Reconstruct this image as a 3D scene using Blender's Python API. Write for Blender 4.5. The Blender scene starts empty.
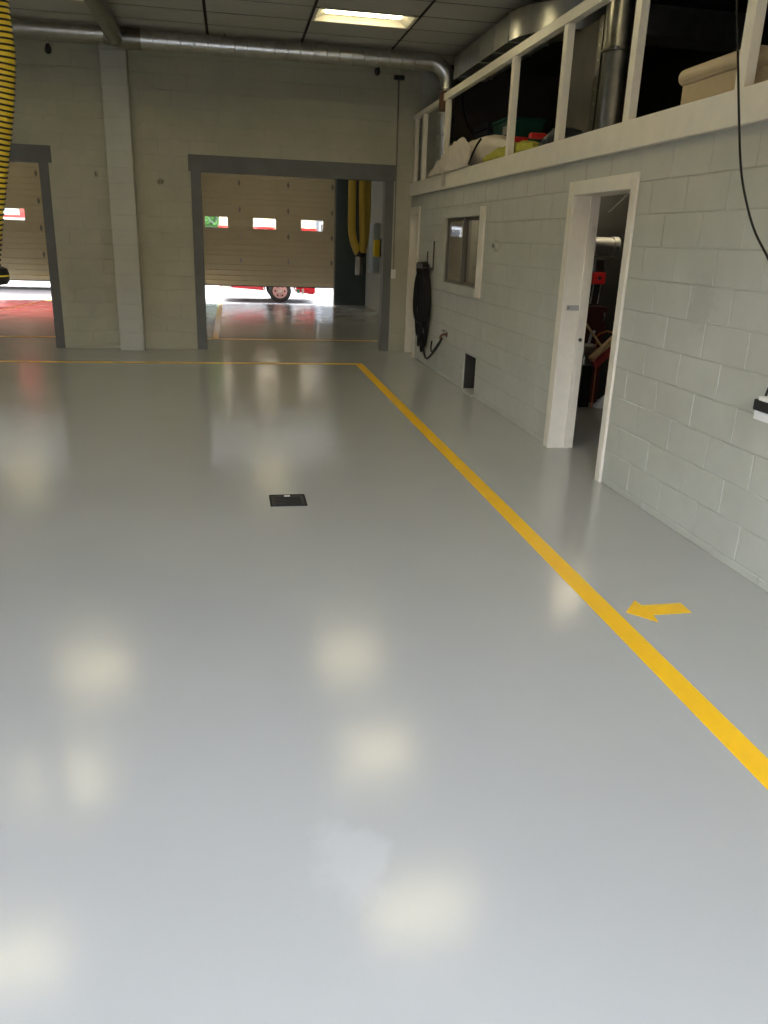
import bpy, bmesh, math, random
from mathutils import Vector, Matrix
random.seed(7)
PI = math.pi
scene = bpy.context.scene
COL = scene.collection

# ------------------------------------------------------------------ camera
CAM_H = 1.74
YAW, PITCH, ROLL, FPX = 0.19335734, 0.33050533, 0.03627099, 789.76
fw = Vector((math.sin(YAW)*math.cos(PITCH), math.cos(YAW)*math.cos(PITCH), -math.sin(PITCH)))
r0 = fw.cross(Vector((0, 0, 1))).normalized(); u0 = r0.cross(fw)
c_, s_ = math.cos(ROLL), math.sin(ROLL)
rt = c_*r0 + s_*u0; up = -s_*r0 + c_*u0
cam = bpy.data.cameras.new('camera'); camo = bpy.data.objects.new('camera', cam); COL.objects.link(camo)
camo.matrix_world = Matrix(((rt.x, up.x, -fw.x, 0), (rt.y, up.y, -fw.y, 0), (rt.z, up.z, -fw.z, CAM_H), (0, 0, 0, 1)))
cam.sensor_fit = 'VERTICAL'; cam.sensor_height = 36.0; cam.lens = FPX/1024*36.0
cam.clip_start = 0.05; cam.clip_end = 500
scene.camera = camo

# ------------------------------------------------------------------ world, sun, exposure
SKY_STRENGTH = 2.5
SUN_ENERGY = 0.7
LAMP_STRENGTH = 10.5
EXPOSURE = 0.70
w = bpy.data.worlds.new('sky'); scene.world = w; w.use_nodes = True
nt = w.node_tree; nt.nodes.clear()
sky = nt.nodes.new('ShaderNodeTexSky'); sky.sky_type = 'NISHITA'; sky.sun_disc = False
sky.sun_elevation = math.radians(52); sky.sun_rotation = math.radians(-15); sky.dust_density = 3.0
bg = nt.nodes.new('ShaderNodeBackground'); bg.inputs['Strength'].default_value = SKY_STRENGTH
wo = nt.nodes.new('ShaderNodeOutputWorld')
hz = nt.nodes.new('ShaderNodeHueSaturation'); hz.inputs['Saturation'].default_value = .38      # hazy sky
nt.links.new(sky.outputs[0], hz.inputs['Color']); nt.links.new(hz.outputs[0], bg.inputs[0]); nt.links.new(bg.outputs[0], wo.inputs[0])
sun = bpy.data.lights.new('sun', 'SUN'); sun.energy = SUN_ENERGY; sun.angle = math.radians(0.6); sun.color = (1, .95, .87)
suno = bpy.data.objects.new('sun', sun); COL.objects.link(suno)
sd = Vector((0.16, -0.60, -0.79)).normalized()            # light travels towards -Y and down
suno.rotation_euler = sd.to_track_quat('-Z', 'Y').to_euler(); suno.location = (0, 30, 20)
vs = scene.view_settings
vs.view_transform = 'Standard'; vs.look = 'None'; vs.gamma = 1; vs.use_curve_mapping = False; vs.exposure = EXPOSURE

# ------------------------------------------------------------------ materials
def mat(name, col, rough=.6, metal=0., var=0., vscale=3., bump=0., bscale=60., col2=None, spec=.5, trans=0., emit=None, estr=0., coat=0.):
    m = bpy.data.materials.new(name); m.use_nodes = True
    t = m.node_tree; b = t.nodes['Principled BSDF']
    b.inputs['Base Color'].default_value = (*col, 1); b.inputs['Roughness'].default_value = rough
    b.inputs['Metallic'].default_value = metal; b.inputs['Specular IOR Level'].default_value = spec
    b.inputs['Transmission Weight'].default_value = trans; b.inputs['Coat Weight'].default_value = coat
    if emit:
        b.inputs['Emission Color'].default_value = (*emit, 1); b.inputs['Emission Strength'].default_value = estr
    g = None
    if var or bump or col2: g = t.nodes.new('ShaderNodeNewGeometry')
    if var or col2:
        n = t.nodes.new('ShaderNodeTexNoise'); n.inputs['Scale'].default_value = vscale; n.inputs['Detail'].default_value = 6
        n.inputs['Roughness'].default_value = .65
        t.links.new(g.outputs['Position'], n.inputs['Vector'])
        r = t.nodes.new('ShaderNodeValToRGB')
        a = tuple(max(0, c*(1-var)) for c in col); z = col2 if col2 else tuple(min(1, c*(1+var)) for c in col)
        r.color_ramp.elements[0].position = .3; r.color_ramp.elements[1].position = .7
        r.color_ramp.elements[0].color = (*a, 1); r.color_ramp.elements[1].color = (*z, 1)
        t.links.new(n.outputs['Fac'], r.inputs[0]); t.links.new(r.outputs[0], b.inputs['Base Color'])
    if bump:
        n2 = t.nodes.new('ShaderNodeTexNoise'); n2.inputs['Scale'].default_value = bscale; n2.inputs['Detail'].default_value = 3
        t.links.new(g.outputs['Position'], n2.inputs['Vector'])
        bp = t.nodes.new('ShaderNodeBump'); bp.inputs['Strength'].default_value = bump; bp.inputs['Distance'].default_value = .01
        t.links.new(n2.outputs['Fac'], bp.inputs['Height']); t.links.new(bp.outputs[0], b.inputs['Normal'])
    return m

def smudge(m, centre, radius, dark, nscale=22.):
    """a dirty mark with its own ragged outline on a painted surface"""
    t = m.node_tree; b = t.nodes['Principled BSDF']; src = b.inputs['Base Color'].links[0].from_socket
    g = t.nodes.new('ShaderNodeNewGeometry')
    d = t.nodes.new('ShaderNodeVectorMath'); d.operation = 'SUBTRACT'; d.inputs[1].default_value = centre
    t.links.new(g.outputs['Position'], d.inputs[0])
    s = t.nodes.new('ShaderNodeVectorMath'); s.operation = 'DIVIDE'; s.inputs[1].default_value = radius
    t.links.new(d.outputs[0], s.inputs[0])
    l = t.nodes.new('ShaderNodeVectorMath'); l.operation = 'LENGTH'; t.links.new(s.outputs[0], l.inputs[0])
    n = t.nodes.new('ShaderNodeTexNoise'); n.inputs['Scale'].default_value = nscale; n.inputs['Detail'].default_value = 5
    t.links.new(g.outputs['Position'], n.inputs['Vector'])
    a = t.nodes.new('ShaderNodeMath'); a.operation = 'MULTIPLY_ADD'; a.inputs[1].default_value = 1.6; a.inputs[2].default_value = -.8
    t.links.new(n.outputs['Fac'], a.inputs[0])
    a2 = t.nodes.new('ShaderNodeMath'); a2.operation = 'ADD'; t.links.new(a.outputs[0], a2.inputs[0]); t.links.new(l.outputs['Value'], a2.inputs[1])
    mr = t.nodes.new('ShaderNodeMapRange'); mr.inputs[1].default_value = .55; mr.inputs[2].default_value = 1.0
    mr.inputs[3].default_value = .75; mr.inputs[4].default_value = 0
    t.links.new(a2.outputs[0], mr.inputs[0])
    mx = t.nodes.new('ShaderNodeMix'); mx.data_type = 'RGBA'
    t.links.new(mr.outputs[0], mx.inputs[0]); t.links.new(src, mx.inputs[6]); mx.inputs[7].default_value = (*dark, 1)
    t.links.new(mx.outputs[2], b.inputs['Base Color'])

M = {}
M['block'] = mat('painted_block', (.48, .485, .42), .55, var=.07, vscale=2.2, bump=.25, bscale=160)
smudge(M['block'], (2.82, 4.55, 1.45), (.3, .16, .20), (.41, .425, .375))
M['block_back'] = mat('painted_block_warm_dim', (.41, .40, .295), .6, var=.09, vscale=1.6, bump=.25, bscale=160)  # same block paint, yellowed and darkened for the dim warm lamplight at the back
smudge(M['block_back'], (-1.91, 13.1, 2.52), (.03, .3, .05), (.08, .075, .05), 40)
smudge(M['block_back'], (-1.0, 13.1, 2.46), (.06, .3, .05), (.08, .075, .05), 40)
smudge(M['block_back'], (-2.2, 13.1, .9), (.35, .3, .6), (.36, .35, .28), 6)
M['mortar'] = mat('painted_mortar', (.43, .44, .38), .7, var=.1, vscale=8)
M['band'] = mat('grey_band_paint', (.115, .12, .11), .5, var=.12, vscale=3)
M['white'] = mat('white_gloss_paint', (.76, .72, .61), .4, var=.06, vscale=6)
M['white_worn'] = mat('white_worn_paint', (.76, .72, .61), .45, var=.05, vscale=9)
M['plaster'] = mat('plain_painted_wall', (.30, .30, .25), .7, var=.06, vscale=2)
M['mezz_shade'] = mat('mezz_shade_brown', (.06, .05, .04), .8, var=.2)  # gloom of the unlit mezzanine put into the colour
M['dark'] = mat('dark_interior', (.025, .025, .022), .8, var=.3, vscale=2)
M['teal'] = mat('dark_teal_paint', (.035, .055, .055), .55, var=.15, vscale=3)
M['tile'] = mat('ceiling_tile_face', (.46, .45, .40), .85, var=.05, vscale=1.3, bump=.3, bscale=220)
M['gap'] = mat('ceiling_grid_dark', (.02, .02, .018), .6)
M['steel'] = mat('galvanised_steel', (.55, .55, .53), .34, 1., var=.12, vscale=9)
M['steel_dark'] = mat('dull_steel', (.25, .24, .21), .3, 1., var=.2, vscale=7)
M['zinc'] = mat('zinc_plate', (.42, .42, .40), .45, .3)
M['black'] = mat('black_rubber', (.010, .010, .010), .55, spec=.25)
M['blackplastic'] = mat('black_plastic', (.02, .02, .02), .35)
M['yellow'] = mat('yellow_hose', (.66, .47, .02), .45)
M['yellow_far'] = mat('yellow_hose_far', (.50, .36, .05), .5)  # duller yellow for the far bay hose
M['door_tan'] = mat('tan_door_skin', (.60, .52, .36), .5, var=.04, vscale=2)
M['red'] = mat('red_vehicle_paint', (.36, .008, .018), .25, coat=.5)
M['redplastic'] = mat('red_plastic', (.55, .02, .02), .4)
M['offwhite'] = mat('white_vehicle_paint', (.5, .5, .49), .3)
M['tyre'] = mat('tyre_rubber', (.015, .015, .016), .75)
M['rim'] = mat('wheel_rim_paint', (.42, .25, .25), .45, .3)
M['concrete'] = mat('outdoor_concrete', (.055, .054, .052), .85, var=.1, vscale=1.5)
M['conc_in'] = mat('bare_concrete', (.42, .42, .40), .6, var=.12, vscale=4)
M['glass'] = mat('window_glass', (1, 1, 1), .02, trans=1.)
M['beige'] = mat('beige_vinyl', (.52, .42, .27), .38, var=.06, vscale=10)
M['sack'] = mat('white_plastic_sheet', (.62, .56, .47), .4, var=.1, vscale=8, bump=.3, bscale=18)
M['green'] = mat('green_plastic', (.008, .09, .06), .4)
M['navy'] = mat('navy_plastic', (.02, .025, .04), .4)
M['lime'] = mat('lime_cloth', (.42, .40, .05), .8, var=.25, vscale=14)
M['drab'] = mat('drab_board', (.13, .12, .10), .7, var=.15)
M['drabwall'] = mat('grey_render', (.10, .10, .10), .8, var=.1)
M['brickwall'] = mat('brown_brick', (.16, .10, .08), .85, var=.25, vscale=4)
M['card'] = mat('cardboard', (.25, .17, .10), .8, var=.1)
M['woodtan'] = mat('light_wood', (.58, .40, .20), .5, var=.15, vscale=20)
M['brown'] = mat('brown_block', (.12, .06, .035), .7)
M['maroon'] = mat('maroon_paint', (.08, .015, .012), .5)
M['bristle'] = mat('red_bristle', (.28, .03, .03), .8, var=.2, vscale=80)
M['orange'] = mat('orange_wire', (.60, .20, .05), .5)
M['paper'] = mat('white_paper', (.75, .75, .72), .7)
M['label'] = mat('label_white', (.7, .68, .6), .6)
M['bluegrey'] = mat('blue_grey_enamel', (.30, .36, .40), .35)
M['leaf'] = mat('leaf_green', (.07, .20, .03), .7, var=.5, vscale=3)
M['bark'] = mat('tree_bark', (.10, .07, .05), .9, var=.3)
M['line'] = mat('yellow_line_paint', (.98, .56, .004), .28, var=.03, vscale=5, bump=.12, bscale=240)
M['lens'] = mat('lamp_lens', (.9, .88, .8), .5, emit=(1, .86, .50), estr=LAMP_STRENGTH)
M['tray'] = mat('lamp_tray_white', (.80, .77, .68), .45)
M['bulb'] = mat('bulb_glass', (.9, .9, .85), .4, emit=(1, .85, .6), estr=18.)

def floor_mat():
    m = mat('grey_epoxy', (.415, .42, .41), .2, var=.03, vscale=.8)
    t = m.node_tree; b = t.nodes['Principled BSDF']; g = t.nodes.new('ShaderNodeNewGeometry')
    n1 = t.nodes.new('ShaderNodeTexNoise'); n1.inputs['Scale'].default_value = 170; n1.inputs['Detail'].default_value = 2
    n2 = t.nodes.new('ShaderNodeTexNoise'); n2.inputs['Scale'].default_value = 2.2; n2.inputs['Detail'].default_value = 2
    for n in (n1, n2): t.links.new(g.outputs['Position'], n.inputs['Vector'])
    b1 = t.nodes.new('ShaderNodeBump'); b1.inputs['Strength'].default_value = .13; b1.inputs['Distance'].default_value = .0015
    b2 = t.nodes.new('ShaderNodeBump'); b2.inputs['Strength'].default_value = .02; b2.inputs['Distance'].default_value = .05
    t.links.new(n1.outputs['Fac'], b1.inputs['Height']); t.links.new(n2.outputs['Fac'], b2.inputs['Height'])
    t.links.new(b2.outputs[0], b1.inputs['Normal']); t.links.new(b1.outputs[0], b.inputs['Normal'])
    n3 = t.nodes.new('ShaderNodeTexNoise'); n3.inputs['Scale'].default_value = 1.4; n3.inputs['Detail'].default_value = 4
    t.links.new(g.outputs['Position'], n3.inputs['Vector'])
    mr = t.nodes.new('ShaderNodeMapRange'); mr.inputs[1].default_value = .35; mr.inputs[2].default_value = .65; mr.inputs[3].default_value = .13; mr.inputs[4].default_value = .16
    t.links.new(n3.outputs['Fac'], mr.inputs[0]); t.links.new(mr.outputs[0], b.inputs['Roughness'])
    return m
M['floor'] = floor_mat()
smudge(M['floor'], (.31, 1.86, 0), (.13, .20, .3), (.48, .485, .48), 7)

# ------------------------------------------------------------------ mesh helpers
class MB:
    def __init__(s): s.v = []; s.f = []
    def add(s, vs, fs):
        o = len(s.v); s.v += [tuple(x) for x in vs]; s.f += [tuple(i+o for i in f) for f in fs]; return s
    def box(s, x0, y0, z0, x1, y1, z1):
        v = [(x, y, z) for z in (z0, z1) for y in (y0, y1) for x in (x0, x1)]
        return s.add(v, [(0, 2, 3, 1), (4, 5, 7, 6), (0, 1, 5, 4), (2, 6, 7, 3), (0, 4, 6, 2), (1, 3, 7, 5)])
    def tube(s, pts, r, n=12, cap=True, closed=False, flat=None):
        pts = [Vector(p) for p in pts]; L = len(pts); rs = r if isinstance(r, (list, tuple)) else [r]*L
        vs = []; prev = None
        for i, p in enumerate(pts):
            a = pts[(i-1) % L] if (closed or i > 0) else p; b = pts[(i+1) % L] if (closed or i < L-1) else p
            d = (b-a).normalized()
            if prev is None:
                ref = Vector((0, 0, 1)) if abs(d.z) < .9 else Vector((1, 0, 0)); e = d.cross(ref).normalized()
            else:
                e = (prev - d*prev.dot(d))
                e = e.normalized() if e.length > 1e-6 else prev
            prev = e; f = d.cross(e)
            for k in range(n):
                t = 2*PI*k/n; vs.append(p + rs[i]*(math.cos(t)*e + math.sin(t)*f))
        fs = []
        for i in range(L if closed else L-1):
            j = (i+1) % L
            for k in range(n): fs.append((i*n+k, i*n+(k+1) % n, j*n+(k+1) % n, j*n+k))
        if cap and not closed: fs += [tuple(range(n-1, -1, -1)), tuple((L-1)*n+k for k in range(n))]
        return s.add(vs, fs)
    def lathe(s, prof, c=(0, 0, 0), axis='z', n=24):
        vs = []
        for (r, h) in prof:
            for k in range(n):
                a = 2*PI*k/n; q = (r*math.cos(a), r*math.sin(a), h)
                q = {'z': q, 'y': (q[0], q[2], q[1]), 'x': (q[2], q[0], q[1])}[axis]
                vs.append((q[0]+c[0], q[1]+c[1], q[2]+c[2]))
        fs = []; L = len(prof)
        for i in range(L-1):
            for k in range(n): fs.append((i*n+k, i*n+(k+1) % n, (i+1)*n+(k+1) % n, (i+1)*n+k))
        fs += [tuple(range(n-1, -1, -1)), tuple((L-1)*n+k for k in range(n))]
        return s.add(vs, fs)
    def prism(s, poly, a, b, axis):            # poly in the two other axes (cyclic order kept), from a to b along axis
        def P(u, v, h): return {'x': (h, u, v), 'y': (u, h, v), 'z': (u, v, h)}[axis]
        n = len(poly); vs = [P(u, v, a) for u, v in poly] + [P(u, v, b) for u, v in poly]
        return s.add(vs, [tuple(range(n-1, -1, -1)), tuple(range(n, 2*n))] + [(i, (i+1) % n, n+(i+1) % n, n+i) for i in range(n)])
    def mesh(s, name):
        me = bpy.data.meshes.new(name); me.from_pydata(s.v, [], s.f)
        bm = bmesh.new(); bm.from_mesh(me); bmesh.ops.recalc_face_normals(bm, faces=bm.faces); bm.to_mesh(me); bm.free()
        return me
    def build(s, name, m, parent=None, smooth=False, bevel=0., loc=None):
        me = s.mesh(name); me.materials.append(M[m] if isinstance(m, str) else m)
        o = bpy.data.objects.new(name, me); COL.objects.link(o)
        if parent: o.parent = parent
        if loc: o.location = loc
        if smooth:
            for p in me.polygons: p.use_smooth = True
            try: me.set_sharp_from_angle(angle=math.radians(45))
            except Exception: pass
        if bevel:
            b = o.modifiers.new('bevel', 'BEVEL'); b.width = bevel; b.segments = 2; b.limit_method = 'ANGLE'
        return o

def box(x0, y0, z0, x1, y1, z1): return MB().box(x0, y0, z0, x1, y1, z1)
def thing(name, label, cat, loc=(0, 0, 0), rz=0, group=None):
    o = bpy.data.objects.new(name, None); COL.objects.link(o); o.location = loc; o.rotation_euler = (0, 0, rz); o.empty_display_size = .1
    return tag(o, label, cat, group)
def tag(o, label, cat, group=None):
    o['label'] = label; o['category'] = cat
    if group: o['group'] = group
    return o
def struct(o, label=None, cat=None):
    o['kind'] = 'structure'
    if label: o['label'] = label
    if cat: o['category'] = cat
    return o
def copy_tree(o, parent=None):
    c = o.copy(); COL.objects.link(c); c.parent = parent
    for ch in list(o.children): copy_tree(ch, c)
    return c
def spline(pts, per=8):
    pts = [Vector(p) for p in pts]; out = []
    for i in range(len(pts)-1):
        p0 = pts[max(i-1, 0)]; p1 = pts[i]; p2 = pts[i+1]; p3 = pts[min(i+2, len(pts)-1)]
        for k in range(per):
            t = k/per
            out.append(.5*((2*p1) + (p2-p0)*t + (2*p0-5*p1+4*p2-p3)*t*t + (3*p1-p0-3*p2+p3)*t**3))
    return out + [pts[-1]]

# ------------------------------------------------------------------ measured layout
RW = 2.82          # garage face of right wall
BW = 13.1          # near face of back wall
FD = 22.6          # overhead doors of the far bay
HC = 4.2           # ceiling
YF = -.6          # wall with the open bay doors behind the photographer
XL = -9.2
CH, BL, Z0 = .2134, .4475, .054    # block course, block length, first bed joint

# ------------------------------------------------------------------ setting: ground, floor, ceiling
struct(box(-60, -50, -.3, 60, 80, -.03).build('ground', 'concrete'), 'sunlit paved yard outside the bay doors', 'ground')
floor = struct(box(XL, YF, -.2, 6.2, FD+.15, 0).build('floor', 'floor'), 'glossy grey epoxy floor of the apparatus bay', 'floor')
def painted(name, poly): return MB().prism(poly, 0.0, .0012, 'z').build(name, 'line', floor)
lx0, lx1 = 1.765, 1.878
painted('painted_line', [(lx0, -2.8), (lx1, -2.8), (lx1, 11.72), (lx0, 11.72)])
painted('painted_line', [(XL+.3, 11.60), (lx0, 11.60), (lx0, 11.72), (XL+.3, 11.72)])
painted('painted_line', [(-6.5, 14.44), (2.6, 14.44), (2.6, 14.54), (-6.5, 14.54)])
painted('painted_line', [(-.37, 14.54), (-.25, 14.54), (-.25, 22.5), (-.37, 22.5)])
painted('painted_line', [(-5.55, 16.2), (-5.43, 16.2), (-4.55, 22.4), (-4.68, 22.4)])
painted('painted_arrow', [(1.923, 3.334), (2.036, 3.464), (2.044, 3.400), (2.266, 3.404), (2.262, 3.290), (2.048, 3.288), (2.034, 3.207)])

ceil = struct(box(XL, YF, HC+.15, 6.2, FD, HC+.45).build('ceiling', 'gap'), 'dropped ceiling of pale rectangular tiles with dark grid lines', 'ceiling')
GX0, GY0, TX, TY = 1.0, 10.23, 1.225, .61
lamp_cells = set()
for i in (-3, 0):
    for j in (0, -4, -8, -12, -16): lamp_cells.add((i, j))
tile_mesh = box(-TX/2+.018, -TY/2+.018, 0, TX/2-.018, TY/2-.018, .004).mesh('ceiling_tile'); tile_mesh.materials.append(M['tile'])
tiles = []
for i in range(-8, 2):
    for j in range(-21, 5):
        if (i, j) in lamp_cells: continue
        x = GX0+(i+.5)*TX; y = GY0+(j+.5)*TY
        if x-TX/2 < XL or y+TY/2 > BW+.0: continue
        tiles.append((x, y))
tiles.sort(key=lambda t: (t[0]-0)**2+(t[1]-10.5)**2)
stuffm = MB()
for k, (x, y) in enumerate(tiles):
    if k < 230:
        o = bpy.data.objects.new('ceiling_tile', tile_mesh); COL.objects.link(o); o.parent = ceil; o.location = (x, y, HC)
    else: stuffm.box(x-TX/2+.013, y-TY/2+.006, HC, x+TX/2-.013, y+TY/2-.006, HC+.02)
if stuffm.v: stuffm.build('ceiling_tile_field', 'tile', ceil)['kind'] = 'stuff'
box(XL, BW-.43, HC, 2.82, BW, HC+.02).build('ceiling_border_strip', 'tile', ceil)
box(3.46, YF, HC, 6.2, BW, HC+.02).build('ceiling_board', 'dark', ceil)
far_lamps = [(-5.6, 16.0), (-5.2, 20.3), (.9, 16.0), (.9, 20.0)]
slab_z = MB(); _h = [(y-TY/2+.01, y+TY/2-.01, x-TX/2+.015, x+TX/2-.015) for x, y in far_lamps]
ys_ = sorted({BW+.2, FD, *[v for h in _h for v in h[:2]]}); xs_ = sorted({XL, 6.2, *[v for h in _h for v in h[2:]]})
for a in range(len(ys_)-1):
    for b in range(len(xs_)-1):
        ym, xm = (ys_[a]+ys_[a+1])/2, (xs_[b]+xs_[b+1])/2
        if not any(h[0] < ym < h[1] and h[2] < xm < h[3] for h in _h): slab_z.box(xs_[b], ys_[a], HC, xs_[b+1], ys_[a+1], HC+.02)
slab_z.build('ceiling_board', 'tile', ceil)

# ceiling lamps: recessed tray with a glowing lens
def make_lamp():
    t = thing('ceiling_light', 'recessed fluorescent troffer glowing in the tiled ceiling', 'ceiling light', (0, 0, 0), 0, 'troffers in the tiled ceiling')
    a, b, d = TX/2-.015, TY/2-.01, .065
    tr = MB(); i = .035
    o4 = [(-a, -b), (a, -b), (a, b), (-a, b)]; i4 = [(-a+i, -b+i), (a-i, -b+i), (a-i, b-i), (-a+i, b-i)]; t4 = [(-a+.14, -b+.05), (a-.14, -b+.05), (a-.14, b-.05), (-a+.14, b-.05)]
    vs = [(x, y, -.004) for x, y in o4]+[(x, y, -.004) for x, y in i4]+[(x, y, d) for x, y in t4]
    fs = [(k, (k+1) % 4, 4+(k+1) % 4, 4+k) for k in range(4)]+[(4+k, 4+(k+1) % 4, 8+(k+1) % 4, 8+k) for k in range(4)]+[(8, 9, 10, 11)]
    tr.add(vs, fs); tr.build('tray', 'tray', t)
    box(-a+.15, -.10, d-.02, a-.15, .10, d-.006).build('lens', 'lens', t)
    return t
lamp0 = make_lamp(); first = True
for (i, j) in sorted(lamp_cells):
    l = lamp0 if first else copy_tree(lamp0); first = False
    l.location = (GX0+(i+.5)*TX, GY0+(j+.5)*TY, HC)
    if (i, j) == (0, 0): l['label'] = 'recessed fluorescent troffer glowing in the ceiling tiles beside the round duct'; del l['group']
for (x, y) in far_lamps:
    l = copy_tree(lamp0); l.location = (x, y, HC-.001)
    l['label'] = 'surface fluorescent troffer lighting the far bay ceiling'; l['group'] = 'troffers of the far bay'

# ------------------------------------------------------------------ block walls
block_cache = {}
def block_mesh(wd, ht, ori, m):
    key = (round(wd, 3), round(ht, 3), ori, m)
    if key in block_cache: return block_cache[key]
    d, e = .008, .003; a, b = wd/2, ht/2
    P = []
    for (u, v, h) in [(-a, -b, 0), (a, -b, 0), (a, b, 0), (-a, b, 0), (-a, -b, d-e), (a, -b, d-e), (a, b, d-e), (-a, b, d-e), (-a+e, -b+e, d), (a-e, -b+e, d), (a-e, b-e, d), (-a+e, b-e, d)]:
        P.append({'x-': (-h, u, v), 'y-': (u, -h, v), 'x+': (h, u, v)}[ori])
    F = [(0, 1, 2, 3), (8, 11, 10, 9)]
    for k in range(4):
        n = (k+1) % 4; F += [(k, 4+k, 4+n, n), (4+k, 8+k, 8+n, 4+n)]
    mb = MB().add(P, F); me = mb.mesh('block'); me.materials.append(M[m]); block_cache[key] = me
    return me
def lay_blocks(parent, ori, plane, u0_, u1_, z0_, z1_, holes, even, odd, m, gap=.009, key=None, limit=285):
    """running-bond blocks, each an object; plane = wall face minus the block depth"""
    out = []
    k = -1
    while True:
        a = Z0+CH*k; b = a+CH; k += 1
        if a >= z1_-.02: break
        za, zb = max(a, z0_), min(b, z1_)
        if zb-za < .025: continue
        off = even if (k-1) % 2 == 0 else odd
        js = [u0_]; n = math.ceil((u0_-off)/BL+1e-6)
        while off+n*BL < u1_-.03:
            if off+n*BL > u0_+.03: js.append(off+n*BL)
            n += 1
        js.append(u1_)
        for i in range(len(js)-1):
            rects = [(js[i], js[i+1], za, zb)]
            for h in holes:
                nr = []
                for (p, q, c, d) in rects:
                    if h[1] <= p or h[0] >= q or h[3] <= c or h[2] >= d: nr.append((p, q, c, d)); continue
                    if h[0] > p: nr.append((p, h[0], c, d))
                    if h[1] < q: nr.append((h[1], q, c, d))
                    m0, m1 = max(p, h[0]), min(q, h[1])
                    if h[2] > c: nr.append((m0, m1, c, h[2]))
                    if h[3] < d: nr.append((m0, m1, h[3], d))
                rects = nr
            for (p, q, c, d) in rects: out.append(((p+q)/2, (c+d)/2, q-p-gap, d-c-gap))
    if key: out.sort(key=key)
    rest = MB()
    for n, (u, z, wd, ht) in enumerate(out):
        if wd < .015 or ht < .015: continue
        me = block_mesh(wd, ht, ori, m)
        loc = {'x-': (plane, u, z), 'x+': (plane, u, z), 'y-': (u, plane, z)}[ori]
        if n < limit:
            o = bpy.data.objects.new('block', me); COL.objects.link(o); o.parent = parent; o.location = loc
            o.location[1 if ori == 'y-' else 0] += random.uniform(0, .0015)*(1 if ori != 'x+' else -1)
        else:
            rest.add([(v.co.x+loc[0], v.co.y+loc[1], v.co.z+loc[2]) for v in me.vertices], [tuple(p.vertices) for p in me.polygons])
    if rest.v: rest.build('block_field', m, parent)['kind'] = 'stuff'

def slab_x(mb, x0, x1, u0_, u1_, z0_, z1_, holes):
    """wall slab between x0 and x1 with rectangular holes (y0,y1,z0,z1)"""
    us = sorted({u0_, u1_, *[h[0] for h in holes], *[h[1] for h in holes]}); zs = sorted({z0_, z1_, *[h[2] for h in holes], *[h[3] for h in holes]})
    for i in range(len(us)-1):
        for j in range(len(zs)-1):
            um, zm = (us[i]+us[i+1])/2, (zs[j]+zs[j+1])/2
            if any(h[0] < um < h[1] and h[2] < zm < h[3] for h in holes): continue
            mb.box(x0, us[i], zs[j], x1, us[i+1], zs[j+1])
    return mb
def slab_y(mb, y0, y1, *a):
    t = slab_x(MB(), y0, y1, *a); mb.add([(v[1], v[0], v[2]) for v in t.v], t.f); return mb

D1 = (5.63, 6.63, 0, 2.15)            # storage room doorway
D2 = (12.47, 13.0, 0, 2.15)           # doorway by the corner
W1 = (9.20, 10.80, 1.24, 2.06)        # window
HO = (9.09, 9.57, .02, .46)           # low opening
rholes = [(D1[0]-.03, D1[1]+.03, 0, D1[3]+.03), (D2[0]-.03, D2[1]+.06, 0, D2[3]+.03), W1, HO]
WT = .20
wall_r = struct(slab_x(MB(), RW+.006, RW+WT, YF, BW, 0, 2.42, rholes).build('wall_right', 'mortar'), 'painted concrete block wall below the mezzanine', 'wall')
lay_blocks(wall_r, 'x-', RW+.008, YF, BW, 0, 2.42, rholes, 4.238, 4.462, 'block', key=lambda b: abs(b[0]-8.0))
O1 = (-.42, 2.405, 0, 2.63)            # drive-through opening
O2 = (-7.4, -2.69, 0, 2.645)          # second opening
wall_b = struct(slab_y(MB(), BW+.006, BW+.2, XL, 6.2, 0, HC, [O1, O2]).build('wall_back', 'mortar'), 'painted block wall with two drive-through openings', 'wall')
lay_blocks(wall_b, 'y-', BW+.008, XL, RW+.1, 0, HC, [O1, O2], .11, .11+BL/2, 'block_back', gap=.006, key=lambda b: abs(b[0]), limit=295)
# pilaster of stacked blocks
pil = MB().box(-1.71, 12.906, 0, -1.37, BW+.004, HC-.0).build('pilaster', 'mortar', wall_b)
z = 0; k = -1
while True:
    a = max(0, Z0+CH*k); b = min(HC, Z0+CH*(k+1)); k += 1
    if a >= HC-.03: break
    o = box(-1.718, 12.90, a+.002, -1.362, BW, b-.002).build('block', 'block', pil, bevel=.003)
struct(box(XL-.2, YF, 0, XL, FD, HC).build('wall_left', 'plaster'), 'plain painted wall closing the left bay', 'wall')
struct(slab_y(MB(), YF-.2, YF, XL, 6.2, 0, HC+.3, [(-2.9, 1.9, 0, 2.8)]).build('wall_front', 'plaster'), 'wall behind the photographer with an open bay doorway', 'wall')
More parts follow.
